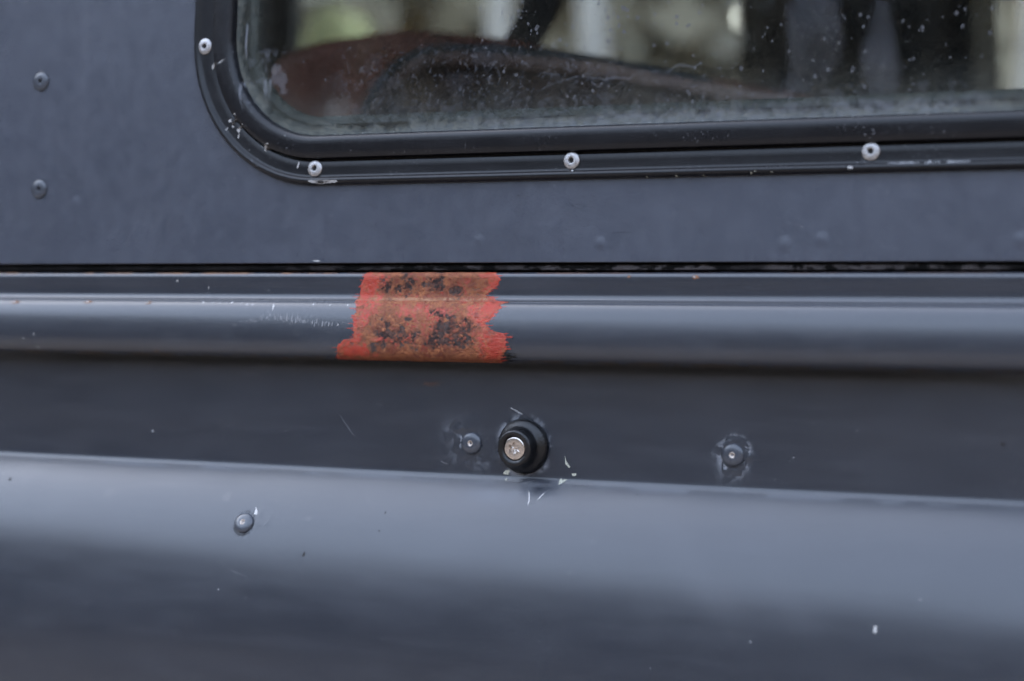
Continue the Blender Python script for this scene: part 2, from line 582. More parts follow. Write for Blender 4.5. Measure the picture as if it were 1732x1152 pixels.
# ------------------------------------------------------------------ surface lookup for everything fixed to the skin
def bvh(objs):
    V, F = [], []
    for o in objs:
        b = len(V)
        V += [v.co.copy() for v in o.data.vertices]
        F += [[b + i for i in p.vertices] for p in o.data.polygons]
    return BVHTree.FromPolygons(V, F)
SKIN = bvh([up_panel, capping, lower, frame, glass, bpy.data.objects['panel_hem'], bpy.data.objects['seam_sealant']])
def on_skin(x, z):
    hit = SKIN.ray_cast(Vector((x * MM, -0.3, z * MM)), Vector((0, 1, 0)))
    nn = hit[1]
    if nn.y > 0:
        nn = -nn
    return hit[0], nn
#DEVSTOP
def stick(name, mesh, x, z, parent, lift=0.0, spin=0.0, scale=(1, 1, 1), tilt=0.0):
    """a shared mesh whose +Z is the outward axis, set on the skin at x, z (mm)"""
    p, nn = on_skin(x, z)
    if tilt:
        nn = (Matrix.Rotation(tilt, 3, 'X') @ nn).normalized()
    q = nn.to_track_quat('Z', 'Y')
    ob = bpy.data.objects.new(name, mesh)
    COL.objects.link(ob)
    ob.matrix_basis = Matrix.Translation(p + nn * lift * MM) @ q.to_matrix().to_4x4() @ Matrix.Rotation(spin, 4, 'Z') @ Matrix.Diagonal((*scale, 1))
    adopt(ob, parent)
    return ob

def lathe_mesh(name, prof, m, seg=40, sharp=40, close=True, jitter=0.0):
    V, F = lathe([(r * MM, h * MM) for r, h in prof], seg, close)
    if jitter:
        jr = np.random.default_rng(len(prof))
        V = [(v[0] + jr.normal() * jitter * MM, v[1] + jr.normal() * jitter * MM, v[2] + jr.normal() * jitter * .5 * MM) for v in V]
    me = bpy.data.meshes.new(name)
    me.from_pydata(V, [], F)
    me.update()
    me.polygons.foreach_set('use_smooth', [True] * len(me.polygons))
    me.set_sharp_from_angle(angle=R(sharp))
    me.materials.append(m)
    return me

# ------------------------------------------------------------------ rivets
def dome(r, h, hole, depth):
    pr = [(r * .97, -0.3), (r * .985, 0.06), (r, 0.14)]
    h0 = hole + 0.3
    for k in range(1, 13):
        a = R(90) * k / 12
        pr.append((h0 + (r - h0) * math.cos(a) ** .9, 0.14 + (h - 0.14) * math.sin(a)))
    pr += [(hole + 0.08, h - 0.08), (hole, h - 0.3), (hole * .96, h - depth)]
    return pr
rv_alu = lathe_mesh('rivet', dome(4.1, 1.15, 1.3, 1.05), M_ALU, 40)
rv_paint = lathe_mesh('rivet', dome(4.8, 1.2, 1.1, 1.1), M_RIVP, 40)
rv_big = lathe_mesh('rivet', dome(5.2, 1.9, 1.2, 0.6), M_RIVP, 44, jitter=0.02)
pin_me = lathe_mesh('rivet_pin', [(1.55, 0.0), (1.5, 0.22), (1.25, 0.3), (0.95, 0.16), (0.75, -0.05), (0.4, -0.3)], M_MANDREL, 20, jitter=0.06)
hole_me = lathe_mesh('rivet_hole', [(1.12, 0.0), (0.6, 0.02)], M_HOLE, 20)

for i, (x, z, sp) in enumerate(((-108.3, 81.3, .4), (29.7, 81.8, 1.1), (170.6, 82.2, 2.0), (311.5, 82.4, .2), (-176.0, 143.6, 2.7), (-176.0, 262, 1.2))):
    rv = stick('rivet', rv_alu, x, z, win, 0.0, sp)
    h = bpy.data.objects.new('rivet_hole', hole_me); COL.objects.link(h)
    h.matrix_basis = world_of(rv) @ Matrix.Translation((0, 0, 0.15 * MM)); adopt(h, win)
PANEL_R = [(-280.9, 130.7, rv_paint, False), (-279.2, 74.6, rv_paint, False), (-280.5, 190, rv_paint, False), (-22.1, -48.2, rv_big, True), (108.7, -48.6, rv_big, True), (-136.3, -89.5, rv_big, True)]
for x, z, me, pin in PANEL_R:
    rv = stick('rivet', me, x, z, car, 0.0, x)
    c = bpy.data.objects.new('rivet_pin' if pin else 'rivet_hole', pin_me if pin else hole_me); COL.objects.link(c)
    c.matrix_basis = world_of(rv) @ Matrix.Translation((0, 0, (1.55 if pin else 0.12) * MM)); adopt(c, rv)

# shallow filled spot marks along the bottom of the upper panel
def lens_mesh(name, r, h, m, rim=0.0):
    pr = []
    for k in range(11):
        f = 1 - k / 10
        hh = h * (0.5 + 0.5 * math.cos(math.pi * f)) - rim * math.exp(-((f - .55) / .18) ** 2)
        pr.append((max(r * f, 0.02), hh + (0.012 if k else -0.01)))
    return lathe_mesh(name, pr, m, 36, 80)
spot_me = lens_mesh('filled_rivet', 4.4, 0.42, M_UP)
for x, z, sc in ((44.5, 44.4, .9), (132.5, 43.1, 1.0), (149.0, 45.2, .95), (-17.7, 46.2, .7), (234.7, 44.3, 1.0), (-255.1, 67.5, .8)):
    stick('filled_rivet', spot_me, x, z, car, 0.0, 0, (sc, sc, .38 + .22 * (sc > .8)))

# lumpy paint built up around two rivets
def lump(x, z, rad, amp, seed, ring):
    p0, nn = on_skin(x, z)
    V, F = [], []
    nr, ns = 36, 84
    for j in range(nr + 1):
        rr = rad * j / nr
        for k in range(ns):
            a = 2 * math.pi * k / ns
            dx, dz = rr * math.cos(a), rr * math.sin(a) * .95
            p, n2 = on_skin(x + dx, z + dz)
            f = j / nr
            env = math.exp(-((f * rad - ring) / (rad * .28)) ** 2) * (1 - f ** 4)
            nz = float(fbm(np.array(dx), np.array(dz), seed, 2.6, 4))
            hh = env * amp * max(nz - .36, 0) * 2.4 + (0.03 if f < .97 else -0.05) * (1 - f)
            V.append(p + n2 * hh * MM)
    for j in range(nr):
        for k in range(ns):
            a, b = j * ns + k, j * ns + (k + 1) % ns
            F.append((a, a + ns, b + ns, b))
    o = new_obj('lumpy_paint', V, F, M_LOW, car, sharp=0)
    return o
lump(-24.5, -46.5, 13.5, 0.22, 31, 6.5)
lump(108.7, -49.2, 11.0, 0.38, 57, 6.2)
lump(-126.5, -87.0, 7.0, 0.14, 77, 3.5)

# ------------------------------------------------------------------ rubber bump stop with its screw
stop_me = lathe_mesh('rubber_buffer', [(12.6, -0.5), (12.7, 0.5), (12.75, 1.4), (12.5, 2.2), (11.9, 3.0), (11.0, 3.7), (10.1, 4.2), (9.4, 4.8), (9.05, 5.6), (8.95, 7.0), (8.9, 8.6), (8.7, 9.7), (8.3, 10.4), (7.7, 10.8), (7.0, 10.85), (6.3, 10.6), (5.75, 10.3), (5.5, 9.9), (5.4, 8.2), (4.0, 8.0)], M_RUBBER, 64, 50)
stop = empty('bump_stop', (0, 0, 0), parent=car)
buf = stick('rubber_buffer', stop_me, 5.5, -48.5, car, 0.0, 0.3, (1, 1, 1), R(5))
bufM = world_of(buf)
stop.matrix_basis = Matrix.Translation(bufM.translation)
stop.matrix_parent_inverse = world_of(car).inverted()
adopt(buf, stop)
# screw head: polar grid with a six-lobed socket
V, F = [], []
ns = 96
def star(a):
    return 2.25 + 0.55 * math.cos(6 * a)
rows = []
def ring(fn):
    rows.append([fn(2 * math.pi * k / ns) for k in range(ns)])
for r_, h_ in ((4.9, -0.6), (4.9, 0.5), (4.8, 0.8), (4.55, 1.0), (4.2, 1.08), (3.7, 1.12)):
    ring(lambda a, r_=r_, h_=h_: (r_ * math.cos(a), r_ * math.sin(a), h_))
for sc, h_ in ((1.10, 1.14), (1.02, 1.12), (0.99, 1.0), (0.95, 0.55), (0.86, -0.15), (0.5, -0.55), (0.12, -0.65)):
    ring(lambda a, sc=sc, h_=h_: (star(a) * sc * math.cos(a), star(a) * sc * math.sin(a), h_))
for rw in rows:
    V += [(p[0] * MM, p[1] * MM, p[2] * MM) for p in rw]
for j in range(len(rows) - 1):
    for k in range(ns):
        a, b = j * ns + k, j * ns + (k + 1) % ns
        F.append((a, b, b + ns, a + ns))
F.append([(len(rows) - 1) * ns + k for k in range(ns)])
sc_o = new_obj('screw', V, F, M_STEEL, sharp=30)
sc_o.matrix_basis = bufM @ Matrix.Translation((0, 0, 9.0 * MM)) @ Matrix.Rotation(0.2, 4, 'Z') @ Matrix.Diagonal((1.09, 1.09, 1.15, 1))
adopt(sc_o, stop)

# ------------------------------------------------------------------ red primer patch on the capping
PL = [(-77.5, 31.2), (-78.5, 28.8), (-80.2, 25.3), (-80.9, 22.4), (-82.0, 19.5), (-82.3, 17.4), (-79.3, 16.0), (-78.8, 12.6), (-80.8, 10.2), (-79.2, 7.4), (-79.5, 3.9), (-78.6, 0.4), (-83.8, -0.5), (-86.9, -3.2), (-88.2, -6.7), (-90.0, -9.8), (-88.0, -10.35)]
PR = [(-8.1, 31.2), (-4.7, 28.0), (-7.0, 24.9), (-10.3, 22.1), (-12.8, 20.6), (-8.2, 20.1), (-6.8, 18.4), (0.9, 17.6), (-2.2, 16.5), (-1.2, 14.8), (-4.1, 12.6), (-5.4, 10.4), (-7.5, 8.1), (-5.2, 4.8), (0.6, 3.7), (2.9, 1.0), (2.6, -2.4), (2.0, -5.8), (-0.9, -9.3), (-2.5, -10.35)]
prof = np.array([p for p in cap if p[0] < 1.0][:-1])
seg = np.r_[0, np.cumsum(np.linalg.norm(np.diff(prof, axis=0), axis=1))]
tt = np.arange(0, seg[-1], 0.3)
py, pz = np.interp(tt, seg, prof[:, 0]), np.interp(tt, seg, prof[:, 1])
ty, tz = np.gradient(py), np.gradient(pz)
ln = np.hypot(ty, tz)
ny, nz = tz / ln, -ty / ln
flip = np.where(ny > 0, -1, 1); 
if np.mean(ny) > 0: ny, nz = -ny, -nz
jag = lambda s_, a_: a_ * (fbm(np.zeros_like(tt), tt, s_, 2.2, 4) - .5) * 2 + a_ * .55 * (value_noise(np.zeros_like(tt), tt, s_ + 5, .4) - .5)
xl = np.interp(-pz, [-p[1] for p in PL], [p[0] for p in PL]) + jag(3, 1.2)
xr = np.interp(-pz, [-p[1] for p in PR], [p[0] for p in PR]) + jag(9, 1.5)
NC = 300
f = np.linspace(0, 1, NC)
X = xl[:, None] + (xr - xl)[:, None] * f[None, :]
T = np.repeat(tt[:, None], NC, 1)
Zs = np.repeat(pz[:, None], NC, 1)
brush = value_noise(X, T, 5, 9) * .5 + value_noise(X * .12, T, 6, .55) * .5
red = np.array([0.42, 0.036, 0.020]); red2 = np.array([0.53, 0.070, 0.036]); rustc = np.array([0.145, 0.045, 0.022]); rust2 = np.array([0.40, 0.14, 0.052])
blk = np.array([0.016, 0.013, 0.014]); pink = np.array([0.40, 0.10, 0.075])
Cc = red + (red2 - red) * brush[..., None]
n1, n2, n3, n4 = fbm(X, T, 21, 7, 5), fbm(X, T, 22, 2.4, 4), fbm(X, T, 23, 1.4, 3), fbm(X, T, 24, 11, 3)
sst = lambda v, a, b: np.clip((v - a) / (b - a), 0, 1) ** 2 * (3 - 2 * np.clip((v - a) / (b - a), 0, 1))
n5, n6 = fbm(X, T, 25, .9, 3), fbm(X, T, 26, 4.5, 4)
wob = (n6 - .5) * 20 + (n1 - .5) * 22 + (n2 - .5) * 8
mid = sst(X + wob, -80, -66) * (1 - sst(X + wob, -18, -5))
# sanded, faded primer over most of the middle
Cc = Cc + (pink - Cc) * (mid * sst(n2 * .6 + n5 * .4, .36, .62) * .7)[..., None]
# rust bloom, mottled at several scales
rm = sst(mid * 1.0 + (n6 - .5) * .9 + (n2 - .5) * .7 + (n5 - .5) * .8 + .25 * sst(Zs, 0, -8) + .12 * sst(Zs, 20, 25) - .16 * sst(np.abs(Zs - 13.5), 3.5, 1), .38, 1.0)
edge_low = sst(Zs, -6.5, -10) * sst(n2, .25, .5)
rm = np.maximum(rm * .92, edge_low * .85)
rc = rustc + (rust2 - rustc) * sst(n5 * .5 + n2 * .5, .38, .68)[..., None]
Cc = Cc + (rc - Cc) * rm[..., None]
# pale tan line along the ridge
tan = sst(np.abs(Zs - 18.6 + (n1 - .5) * 1.5), 1.0, .2) * mid * sst(n3, .3, .6)
Cc = Cc + (np.array([0.40, 0.24, 0.14]) - Cc) * (tan * .75)[..., None]
# black pitted scale
bm = np.zeros_like(X)
for bx, bz, br in ((-65.9, 25.9, 3.4), (-68.2, 24.5, 1.8), (-51.7, 27.7, 2.2), (-59.8, 23.3, 1.8), (-54.7, 25.1, 1.9), (-55.0, 21.6, 1.8), (-39.0, 26.5, 3.6), (-37.5, 24.5, 2.2), (-27.5, 23.1, 3.0), (-45.7, 26.0, 1.2), (-56, 30, 2.0),
                   (-49.6, 9.7, 1.4), (-19.5, 9.0, 1.6)):
    dd = np.hypot((X - bx) * .9, Zs - bz) / br
    bm = np.maximum(bm, 1.3 - dd * .75)
wx, wz = (n6 - .5) * 13 + (n4 - .5) * 10, (n1 - .5) * 15
low_l = np.clip(1 - np.maximum(np.maximum(-66 - X - wx, X + wx + 57), np.maximum(-4 - Zs - wz, Zs + wz - 7)) / 4, 0, 1)
low_l = np.maximum(low_l, .85 * np.clip(1 - np.maximum(np.maximum(-57 - X - wx, X + wx + 47), np.maximum(-4 - Zs - wz, Zs + wz - 4)) / 4, 0, 1))
low_r = np.clip(1 - np.maximum(np.maximum(-36 - X - wx, X + wx + 27), np.maximum(-4 - Zs - wz, Zs + wz - 8.5)) / 4, 0, 1)
low_r = np.maximum(low_r, .95 * np.clip(1 - np.maximum(np.maximum(-27 - X - wx, X + wx + 16), np.maximum(-1 - Zs - wz, Zs + wz - 8)) / 5, 0, 1))
bm = np.maximum(bm, np.maximum(low_l, low_r) * 1.0 - .12)
bm = bm + (n6 - .5) * .9 + (n3 - .5) * .6 + (n2 - .5) * 1.2 + (n5 - .5) * 1.5
bk = sst(bm, .22, .95)
halo = sst(bm, -.25, .5)
hc = rustc + (rust2 - rustc) * sst(n3, .35, .7)[..., None]
Cc = Cc + (hc - Cc) * (halo * (1 - bk) * .75 * sst(n1, .3, .5))[..., None]
fleck = sst(fbm(X, T, 61, 2.6, 4), .60, .68)
bk = bk * (1 - fleck * .9) * (.72 + .28 * sst(n5, .3, .6))
bc = blk + (np.array([0.060, 0.046, 0.044]) - blk) * sst(n2, .4, .7)[..., None]
Cc = Cc + (bc - Cc) * (bk * .96)[..., None]
# the weld seam down the middle
weld = np.exp(-((X + 44.3 + (n4 - .5) * 2.5) / .8) ** 2) * .10 * sst(n1, .35, .6)
Cc = Cc + (np.array([0.50, 0.27, 0.22]) - Cc) * (weld * sst(n2, .35, .6))[..., None]
rough = 0.42 + .3 * rm + .25 * bk
hgt = 0.10 + .10 * (n3 - .5) + .10 * (brush - .5) + .28 * np.exp(-((X + 44.3) / 2.2) ** 2) * n2 - .16 * bk + .12 * rm * (n3 - .5)
edgef = np.minimum(f, 1 - f)[None, :] * (xr - xl)[:, None]
hgt = np.where(edgef < .25, 0.02, np.maximum(hgt, .03))
V = np.stack([X, py[:, None] + ny[:, None] * hgt, pz[:, None] + nz[:, None] * hgt], -1).reshape(-1, 3) * MM
nr = len(tt)
ii = (np.arange(nr - 1)[:, None] * NC + np.arange(NC - 1)[None, :]).ravel()
Fq = np.stack([ii, ii + 1, ii + 1 + NC, ii + NC], 1)
pp = new_obj('primer_patch', V, Fq.tolist(), M_PRIMER, sharp=0, attrs={'col': Cc.reshape(-1, 3), 'rough': rough.ravel()})
adopt(pp, capping)
pp['label'] = 'rough patch of red primer over rust on the waist rail'
# ------------------------------------------------------------------ cabin seen through the glass
def slab(name, outline, y, depth, m, parent, bev=12, puff=0.0):
    """closed outline [(x, z)] mm at depth y, rounded over towards the viewer"""
    pts = np.array(outline, float)
    c = pts.mean(0)
    V, F = [], []
    n = len(pts)
    prof = [(0.0, depth)] + [(bev * (1 - math.cos(a)), bev * (1 - math.sin(a))) for a in np.linspace(0, math.pi / 2, 6)]
    # normals inward
    t = np.roll(pts, -1, 0) - np.roll(pts, 1, 0)
    nn = np.stack([-t[:, 1], t[:, 0]], 1); nn /= np.linalg.norm(nn, axis=1)[:, None]
    if np.sum((c - pts) * nn) < 0: nn = -nn
    for ins, dy in prof:
        q = pts + nn * ins
        V += [(a * MM, (y + dy) * MM, b * MM) for a, b in q]
    m2 = len(prof)
    for j in range(m2 - 1):
        for k in range(n):
            a, b = j * n + k, j * n + (k + 1) % n
            F.append((a, b, b + n, a + n))
    F.append([(m2 - 1) * n + k for k in range(n)])
    F.append([k for k in range(n)][::-1])
    return new_obj(name, V, F, m, parent, sharp=50)

def tube(name, path, r, m, parent, seg=12):
    P = [Vector(p) * MM for p in path]
    V, F = [], []
    up0 = Vector((0, 1, 0))
    for i, p in enumerate(P):
        t = (P[min(i + 1, len(P) - 1)] - P[max(i - 1, 0)]).normalized()
        a = t.cross(up0).normalized(); b = t.cross(a).normalized()
        for k in range(seg):
            an = 2 * math.pi * k / seg
            V.append(p + (a * math.cos(an) + b * math.sin(an)) * r * MM)
    for i in range(len(P) - 1):
        for k in range(seg):
            a, b = i * seg + k, i * seg + (k + 1) % seg
            F.append((a, b, b + seg, a + seg))
    F.append(list(range(seg))[::-1]); F.append([(len(P) - 1) * seg + k for k in range(seg)])
    return new_obj(name, V, F, m, parent, sharp=50)

def spline(pts, n=8):
    pts = [np.array(p, float) for p in pts]
    out = []
    for i in range(len(pts) - 1):
        p0, p1, p2, p3 = pts[max(i - 1, 0)], pts[i], pts[i + 1], pts[min(i + 2, len(pts) - 1)]
        for k in range(n):
            u = k / n
            out.append(.5 * (2 * p1 + (p2 - p0) * u + (2 * p0 - 5 * p1 + 4 * p2 - p3) * u * u + (3 * p1 - p0 - 3 * p2 + p3) * u ** 3))
    out.append(pts[-1])
    return out

# ------------------------------------------------------------------ chips, scratches, stains (each follows the skin)
def ribbon(paths, name, m, parent, lift=0.07, n=10, rough=.35):
    """paths: [(points (x, z) mm, width mm)] -> one thin mesh following the skin"""
    V, F = [], []
    for pts, w in paths:
        sp = spline(pts, n) if len(pts) > 1 else [np.array(pts[0])]
        b = len(V)
        k_ = len(sp)
        for i, p in enumerate(sp):
            d = np.array(sp[min(i + 1, k_ - 1)]) - np.array(sp[max(i - 1, 0)])
            d = d / (np.linalg.norm(d) + 1e-9)
            q = np.array([-d[1], d[0]])
            ww = w * .5 * math.sin(math.pi * (i + .6) / (k_ + .2)) ** .45
            a1 = ww * (1 + rough * rng.normal()); a2 = ww * (1 + rough * rng.normal())
            for e in (q * a1, -q * a2):
                hp, hn = on_skin(p[0] + e[0], p[1] + e[1])
                V.append(hp + hn * lift * MM)
        for i in range(k_ - 1):
            F.append((b + 2 * i, b + 2 * i + 1, b + 2 * i + 3, b + 2 * i + 2))
    return new_obj(name, V, F, m, parent, smooth=True, sharp=0)

def dot(name, x, z, rx, rz, m, parent, ang=0.0, lift=0.07, irr=.25, seg=14, dome_h=0.0):
    V, F = [], []
    ph = rng.random(seg)
    c, s_ = math.cos(ang), math.sin(ang)
    hp, hn = on_skin(x, z)
    V.append(hp + hn * (lift + dome_h) * MM)
    for k in range(seg):
        a = 2 * math.pi * k / seg
        g = 1 + irr * (ph[k] - .5) * 2
        dx, dz = rx * g * math.cos(a), rz * g * math.sin(a)
        hp, hn = on_skin(x + dx * c - dz * s_, z + dx * s_ + dz * c)
        V.append(hp + hn * lift * MM)
    for k in range(seg):
        F.append((0, 1 + k, 1 + (k + 1) % seg))
    return new_obj(name, V, F, m, parent, smooth=True, sharp=0)

def poly(name, pts, m, parent, lift=0.07):
    P_ = []
    for k in range(len(pts)):
        a, b = np.array(pts[k]), np.array(pts[(k + 1) % len(pts)])
        L_ = np.linalg.norm(b - a)
        for u in np.arange(0, 1, min(1, .4 / max(L_, .01))):
            P_.append(a + (b - a) * u + rng.normal(size=2) * .06)
    V = []
    for p in P_:
        hp, hn = on_skin(p[0], p[1])
        V.append(hp + hn * lift * MM)
    return new_obj(name, V, [list(range(len(V)))], m, parent, smooth=False)
for pts in ([(-171.4, 134.0), (-165.6, 135.5), (-161.6, 136.5), (-164.6, 134.7), (-170.6, 133.2), (-170.8, 132.0), (-171.5, 132.4)],
            [(-158.3, 109.2), (-154.4, 109.6), (-154.6, 109.0), (-157.9, 108.7)], [(-154.5, 108.1), (-153.5, 108.1), (-157.1, 104.6), (-158.3, 104.2)],
            [(-160.4, 106.2), (-158.8, 107.1), (-158.4, 105.4), (-160.0, 105.3)], [(-150.1, 104.3), (-149.4, 104.2), (-152.8, 103.0), (-153.2, 100.3), (-154.6, 100.3), (-155.1, 101.8), (-153.3, 102.2)],
            [(-154.2, 98.8), (-153.5, 99.8), (-153.6, 97.5), (-154.3, 97.0)], [(-140.5, 93.0), (-136.7, 93.8), (-134.4, 94.3), (-134.1, 93.9), (-137.1, 90.4), (-138.2, 90.8), (-138.2, 92.3), (-140.0, 92.6)],
            [(-118.0, 85.0), (-117.3, 84.8), (-118.2, 81.8), (-119.0, 82.0)], [(-158.1, 103.8), (-156.8, 103.2), (-157.0, 102.4), (-157.9, 102.9)], [(-161.6, 101.7), (-160.6, 103.0), (-160.4, 102.4), (-161.3, 101.3)]):
    poly('paint_chip', pts, M_CHIP, win)
ribbon([([(-111, 75.3), (-106.5, 74.9), (-101.5, 74.8), (-94.4, 74.95)], 1.5)], 'scuff_mark', M_CHIP, win, n=16, rough=.25, lift=.15)
ribbon([([(178, 76.9), (184, 76.9), (192, 76.9)], .5), ([(194, 76.9), (201, 76.8)], .7), ([(203, 76.9), (213.3, 76.9)], .6)], 'edge_wear', M_SCUFF, win, n=10, rough=.6)
for x, z, r_ in ((162.1, 75.5, 1.0), (67.4, 73.6, .5), (81.7, 73.7, .55), (94.7, 73.7, .4), (117.2, 74.2, .5), (119, 75, .4), (126.6, 74.4, .4), (30.3, 77.1, .7)):
    dot('paint_chip', x, z, r_, r_ * .7, M_CHIP if r_ > .6 else M_CREAM, win, irr=.4)
for x in rng.uniform(-130, 230, 26):
    dot('paint_chip', x, 97.2 + rng.random() * .8, .25 + .2 * rng.random(), .22, M_CHIP, win, irr=.5, seg=8)
poly('paint_chip', [(-132.4, -81.9), (-130.9, -83.4), (-130.4, -85.4), (-132.2, -85.2)], M_CHIP, lower)
for pts in ([(26.4, -52.3), (27.1, -54.3), (29.2, -57.2), (28.3, -57.5), (26.6, -55.5)], [(29.9, -60.1), (32.2, -59.8), (32.4, -61.0), (30.6, -61.2)],
            [(23.9, -63.2), (24.9, -62.4), (25.5, -63.1), (28.0, -62.6), (26.7, -64.1), (24.4, -65.3)], [(-5.1, -60.8), (-3.3, -59.8), (-1.7, -59.9), (-2.6, -62.0), (-5.2, -61.7)], [(-3.9, -64.1), (-3.0, -63.2), (-2.6, -64.1), (-2.9, -65.0)]):
    poly('paint_flake', pts, M_CREAM, lower)
poly('paint_chip', [(182.7, -113.6), (184.0, -113.7), (184.2, -116.5), (182.7, -116.6)], M_CHIP, lower)
for p, w in (([(10.9, -68.7), (12.6, -72.1), (12.8, -74.3)], .55), ([(18.9, -68.9), (16.8, -71.8)], .55)):
    ribbon([(p, w)], 'scratch', M_CHIP, lower, rough=.15)
dot('paint_chip', -206.4, -48.6, .9, .8, M_SCUFF, lower, irr=.4)
ribbon([([(-126.9, 15.8), (-126.2, 13.0)], .7)], 'paint_chip', M_CHIP, capping)
for x, z, r_ in ((-98.5, -101.6, 1.0), (-238.7, -106.3, .6), (-289.4, -75.8, 1.0), (-60.4, -89, .4), (20.4, -31.5, .4), (227.5, -39.6, 1.2)):
    dot('dark_spot', x, z, r_ * .6 if x == -98.5 else r_, r_ * 1.2 if x == -98.5 else r_ * .8, M_DARKDOT, lower, ang=-.3, irr=.3)
dot('dark_spot', 88.8, -0.2, .55, .5, M_DARKDOT, capping)
for x, z, rx, rz in ((-222.7, -78.9, 3.4, 3.0), (-151.2, -77.9, 2.5, 2.4), (-100.7, -85.8, 2.0, 1.2), (50, -88, 1.6, 1.2), (141.5, -47.3, 1.2, .9)):
    dot('dried_drip', x, z, rx, rz, M_SMUDGE, lower, irr=.18, lift=.04, seg=22)
for x, z, rx in ((-288, 15.9, 2.4), (-240.2, 16.2, 2.2), (-202.4, 16.2, 1.4), (92.2, 29.0, 1.6), (-194.9, -7.6, .8), (-120.5, -9.9, 1.4), (-244.5, -9.9, 1.0), (60, 29.2, .7)):
    dot('rust_spot', x, z, rx, .75 if z > -5 else .45, M_RUSTDOT, capping, irr=.5)
    if z > 10 and rx > 1:
        dot('paint_chip', x - rx * .4, z + .2, rx * .35, .35, M_CHIP, capping, irr=.5, lift=.1, seg=8)
for x, z in ((-168.9, 16.4), (-163.3, 16.3), (-159.1, 16.4), (-152, 16.5), (-146.3, 16.0), (-142.6, 15.7), (-139.1, 15.7), (-104.1, 16.0), (-94.5, 15.7), (-84.6, 15.8), (-187.9, 27.2), (-168.8, 23.7), (-271.9, -0.2), (-278.9, -2.4), (-270.2, -7.0)):
    dot('paint_chip', x, z, .25 + .35 * rng.random(), .35 + .35 * rng.random(), M_CHIP, capping, ang=-.5, irr=.4, seg=8)
dot('paint_chip', -106.4, 36.9, 2.2, .35, M_CHIP, up_panel, irr=.5)
# long chatter scuff left of the primer
cp = spline([(-146.8, 6.3), (-140.1, 7.5), (-131.7, 9.0), (-121.6, 9.7), (-113.9, 8.9), (-106.0, 8.1), (-95.8, 7.1), (-82.5, 6.9)], 14)
combs = []
for i, p in enumerate(cp):
    u = i / len(cp)
    if u < .12 and i % 6: continue
    if u > .6 and rng.random() < .2: continue
    hgt_ = (.4 + 3.2 * math.exp(-((u - .50) / .18) ** 2) + 1.8 * math.exp(-((u - .85) / .1) ** 2)) * (.5 + .7 * rng.random())
    x, z = p[0] + rng.normal() * .8, p[1] + rng.normal() * .6
    sl_ = .25 * (u - .4)
    combs.append(([(x + sl_ * hgt_ * .5, z + hgt_ * .5), (x + .25 + rng.normal() * .1, z), (x - sl_ * hgt_ * .5, z - hgt_ * .5)], .22 + .30 * rng.random() ** 2))
ribbon(combs, 'scuff_mark', M_SCUFF, capping, n=4, rough=.3)
# faint hairlines in the paint
for k in range(10):
    x, z = rng.uniform(-150, 60), rng.uniform(44, 70)
    a = rng.uniform(-.6, .6)
    ribbon([([(x, z), (x + 5 * math.cos(a), z + 5 * math.sin(a) + .4), (x + 11 * math.cos(a), z + 11 * math.sin(a))], .09)], 'scratch', M_SMUDGE, up_panel, rough=.2)
ribbon([([(-2.2, -31.0), (1.2, -32.6), (4.2, -34.0)], .8), ([(-1.0, -31.9), (3, -33.8)], .4)], 'scratch', M_SCUFF, lower, rough=.3, lift=.04)
# settled dust specks on the skin
V, F = [], []
for k in range(620):
    x, z = rng.uniform(-310, 240), rng.uniform(-140, 72)
    if -10 < z < -5 or 30 < z < 37 or (-92 < x < 4 and -10 < z < 31): continue
    r_ = .10 + .22 * rng.random() ** 3
    hp, hn = on_skin(x, z)
    q = hn.to_track_quat('Z', 'Y').to_matrix()
    b = len(V)
    for j in range(5):
        a = 2 * math.pi * j / 5 + k
        V.append(hp + hn * .06 * MM + q @ Vector((math.cos(a) * r_ * MM * (.6 + .8 * rng.random()), math.sin(a) * r_ * MM, 0)))
    F.append([b + j for j in range(5)])
dd_ = new_obj('dust_specks', V, F, plain('pale_dust', (0.22, 0.22, 0.23), .8), car, smooth=False)
dd_['kind'] = 'stuff'
# thin films on the paint: dust, polish haze, grime, painted shade and sheen
def film_mat(name, col, rough, k):
    t = NT(name)
    a = t.n('ShaderNodeAttribute', attribute_name='a').outputs['Fac']
    t.b.inputs['Base Color'].default_value = (*col, 1)
    t.b.inputs['Roughness'].default_value = rough
    tr = t.n('ShaderNodeBsdfTransparent')
    m = t.n('ShaderNodeMixShader')
    t.l(t.math('MULTIPLY', a, k), m.inputs[0])
    t.l(tr.outputs[0], m.inputs[1]); t.l(t.b.outputs[0], m.inputs[2])
    t.l(m.outputs[0], t.out.inputs['Surface'])
    return t.m
M_HAZE = film_mat('chalky_dust_sheen_film', (0.32, 0.335, 0.37), .7, .68)
M_GRIME_SHADE = film_mat('dark_grime_shade_film', (0.008, 0.007, 0.006), .6, .9)
M_BROWN = film_mat('brown_film', (0.16, 0.085, 0.06), .6, .6)
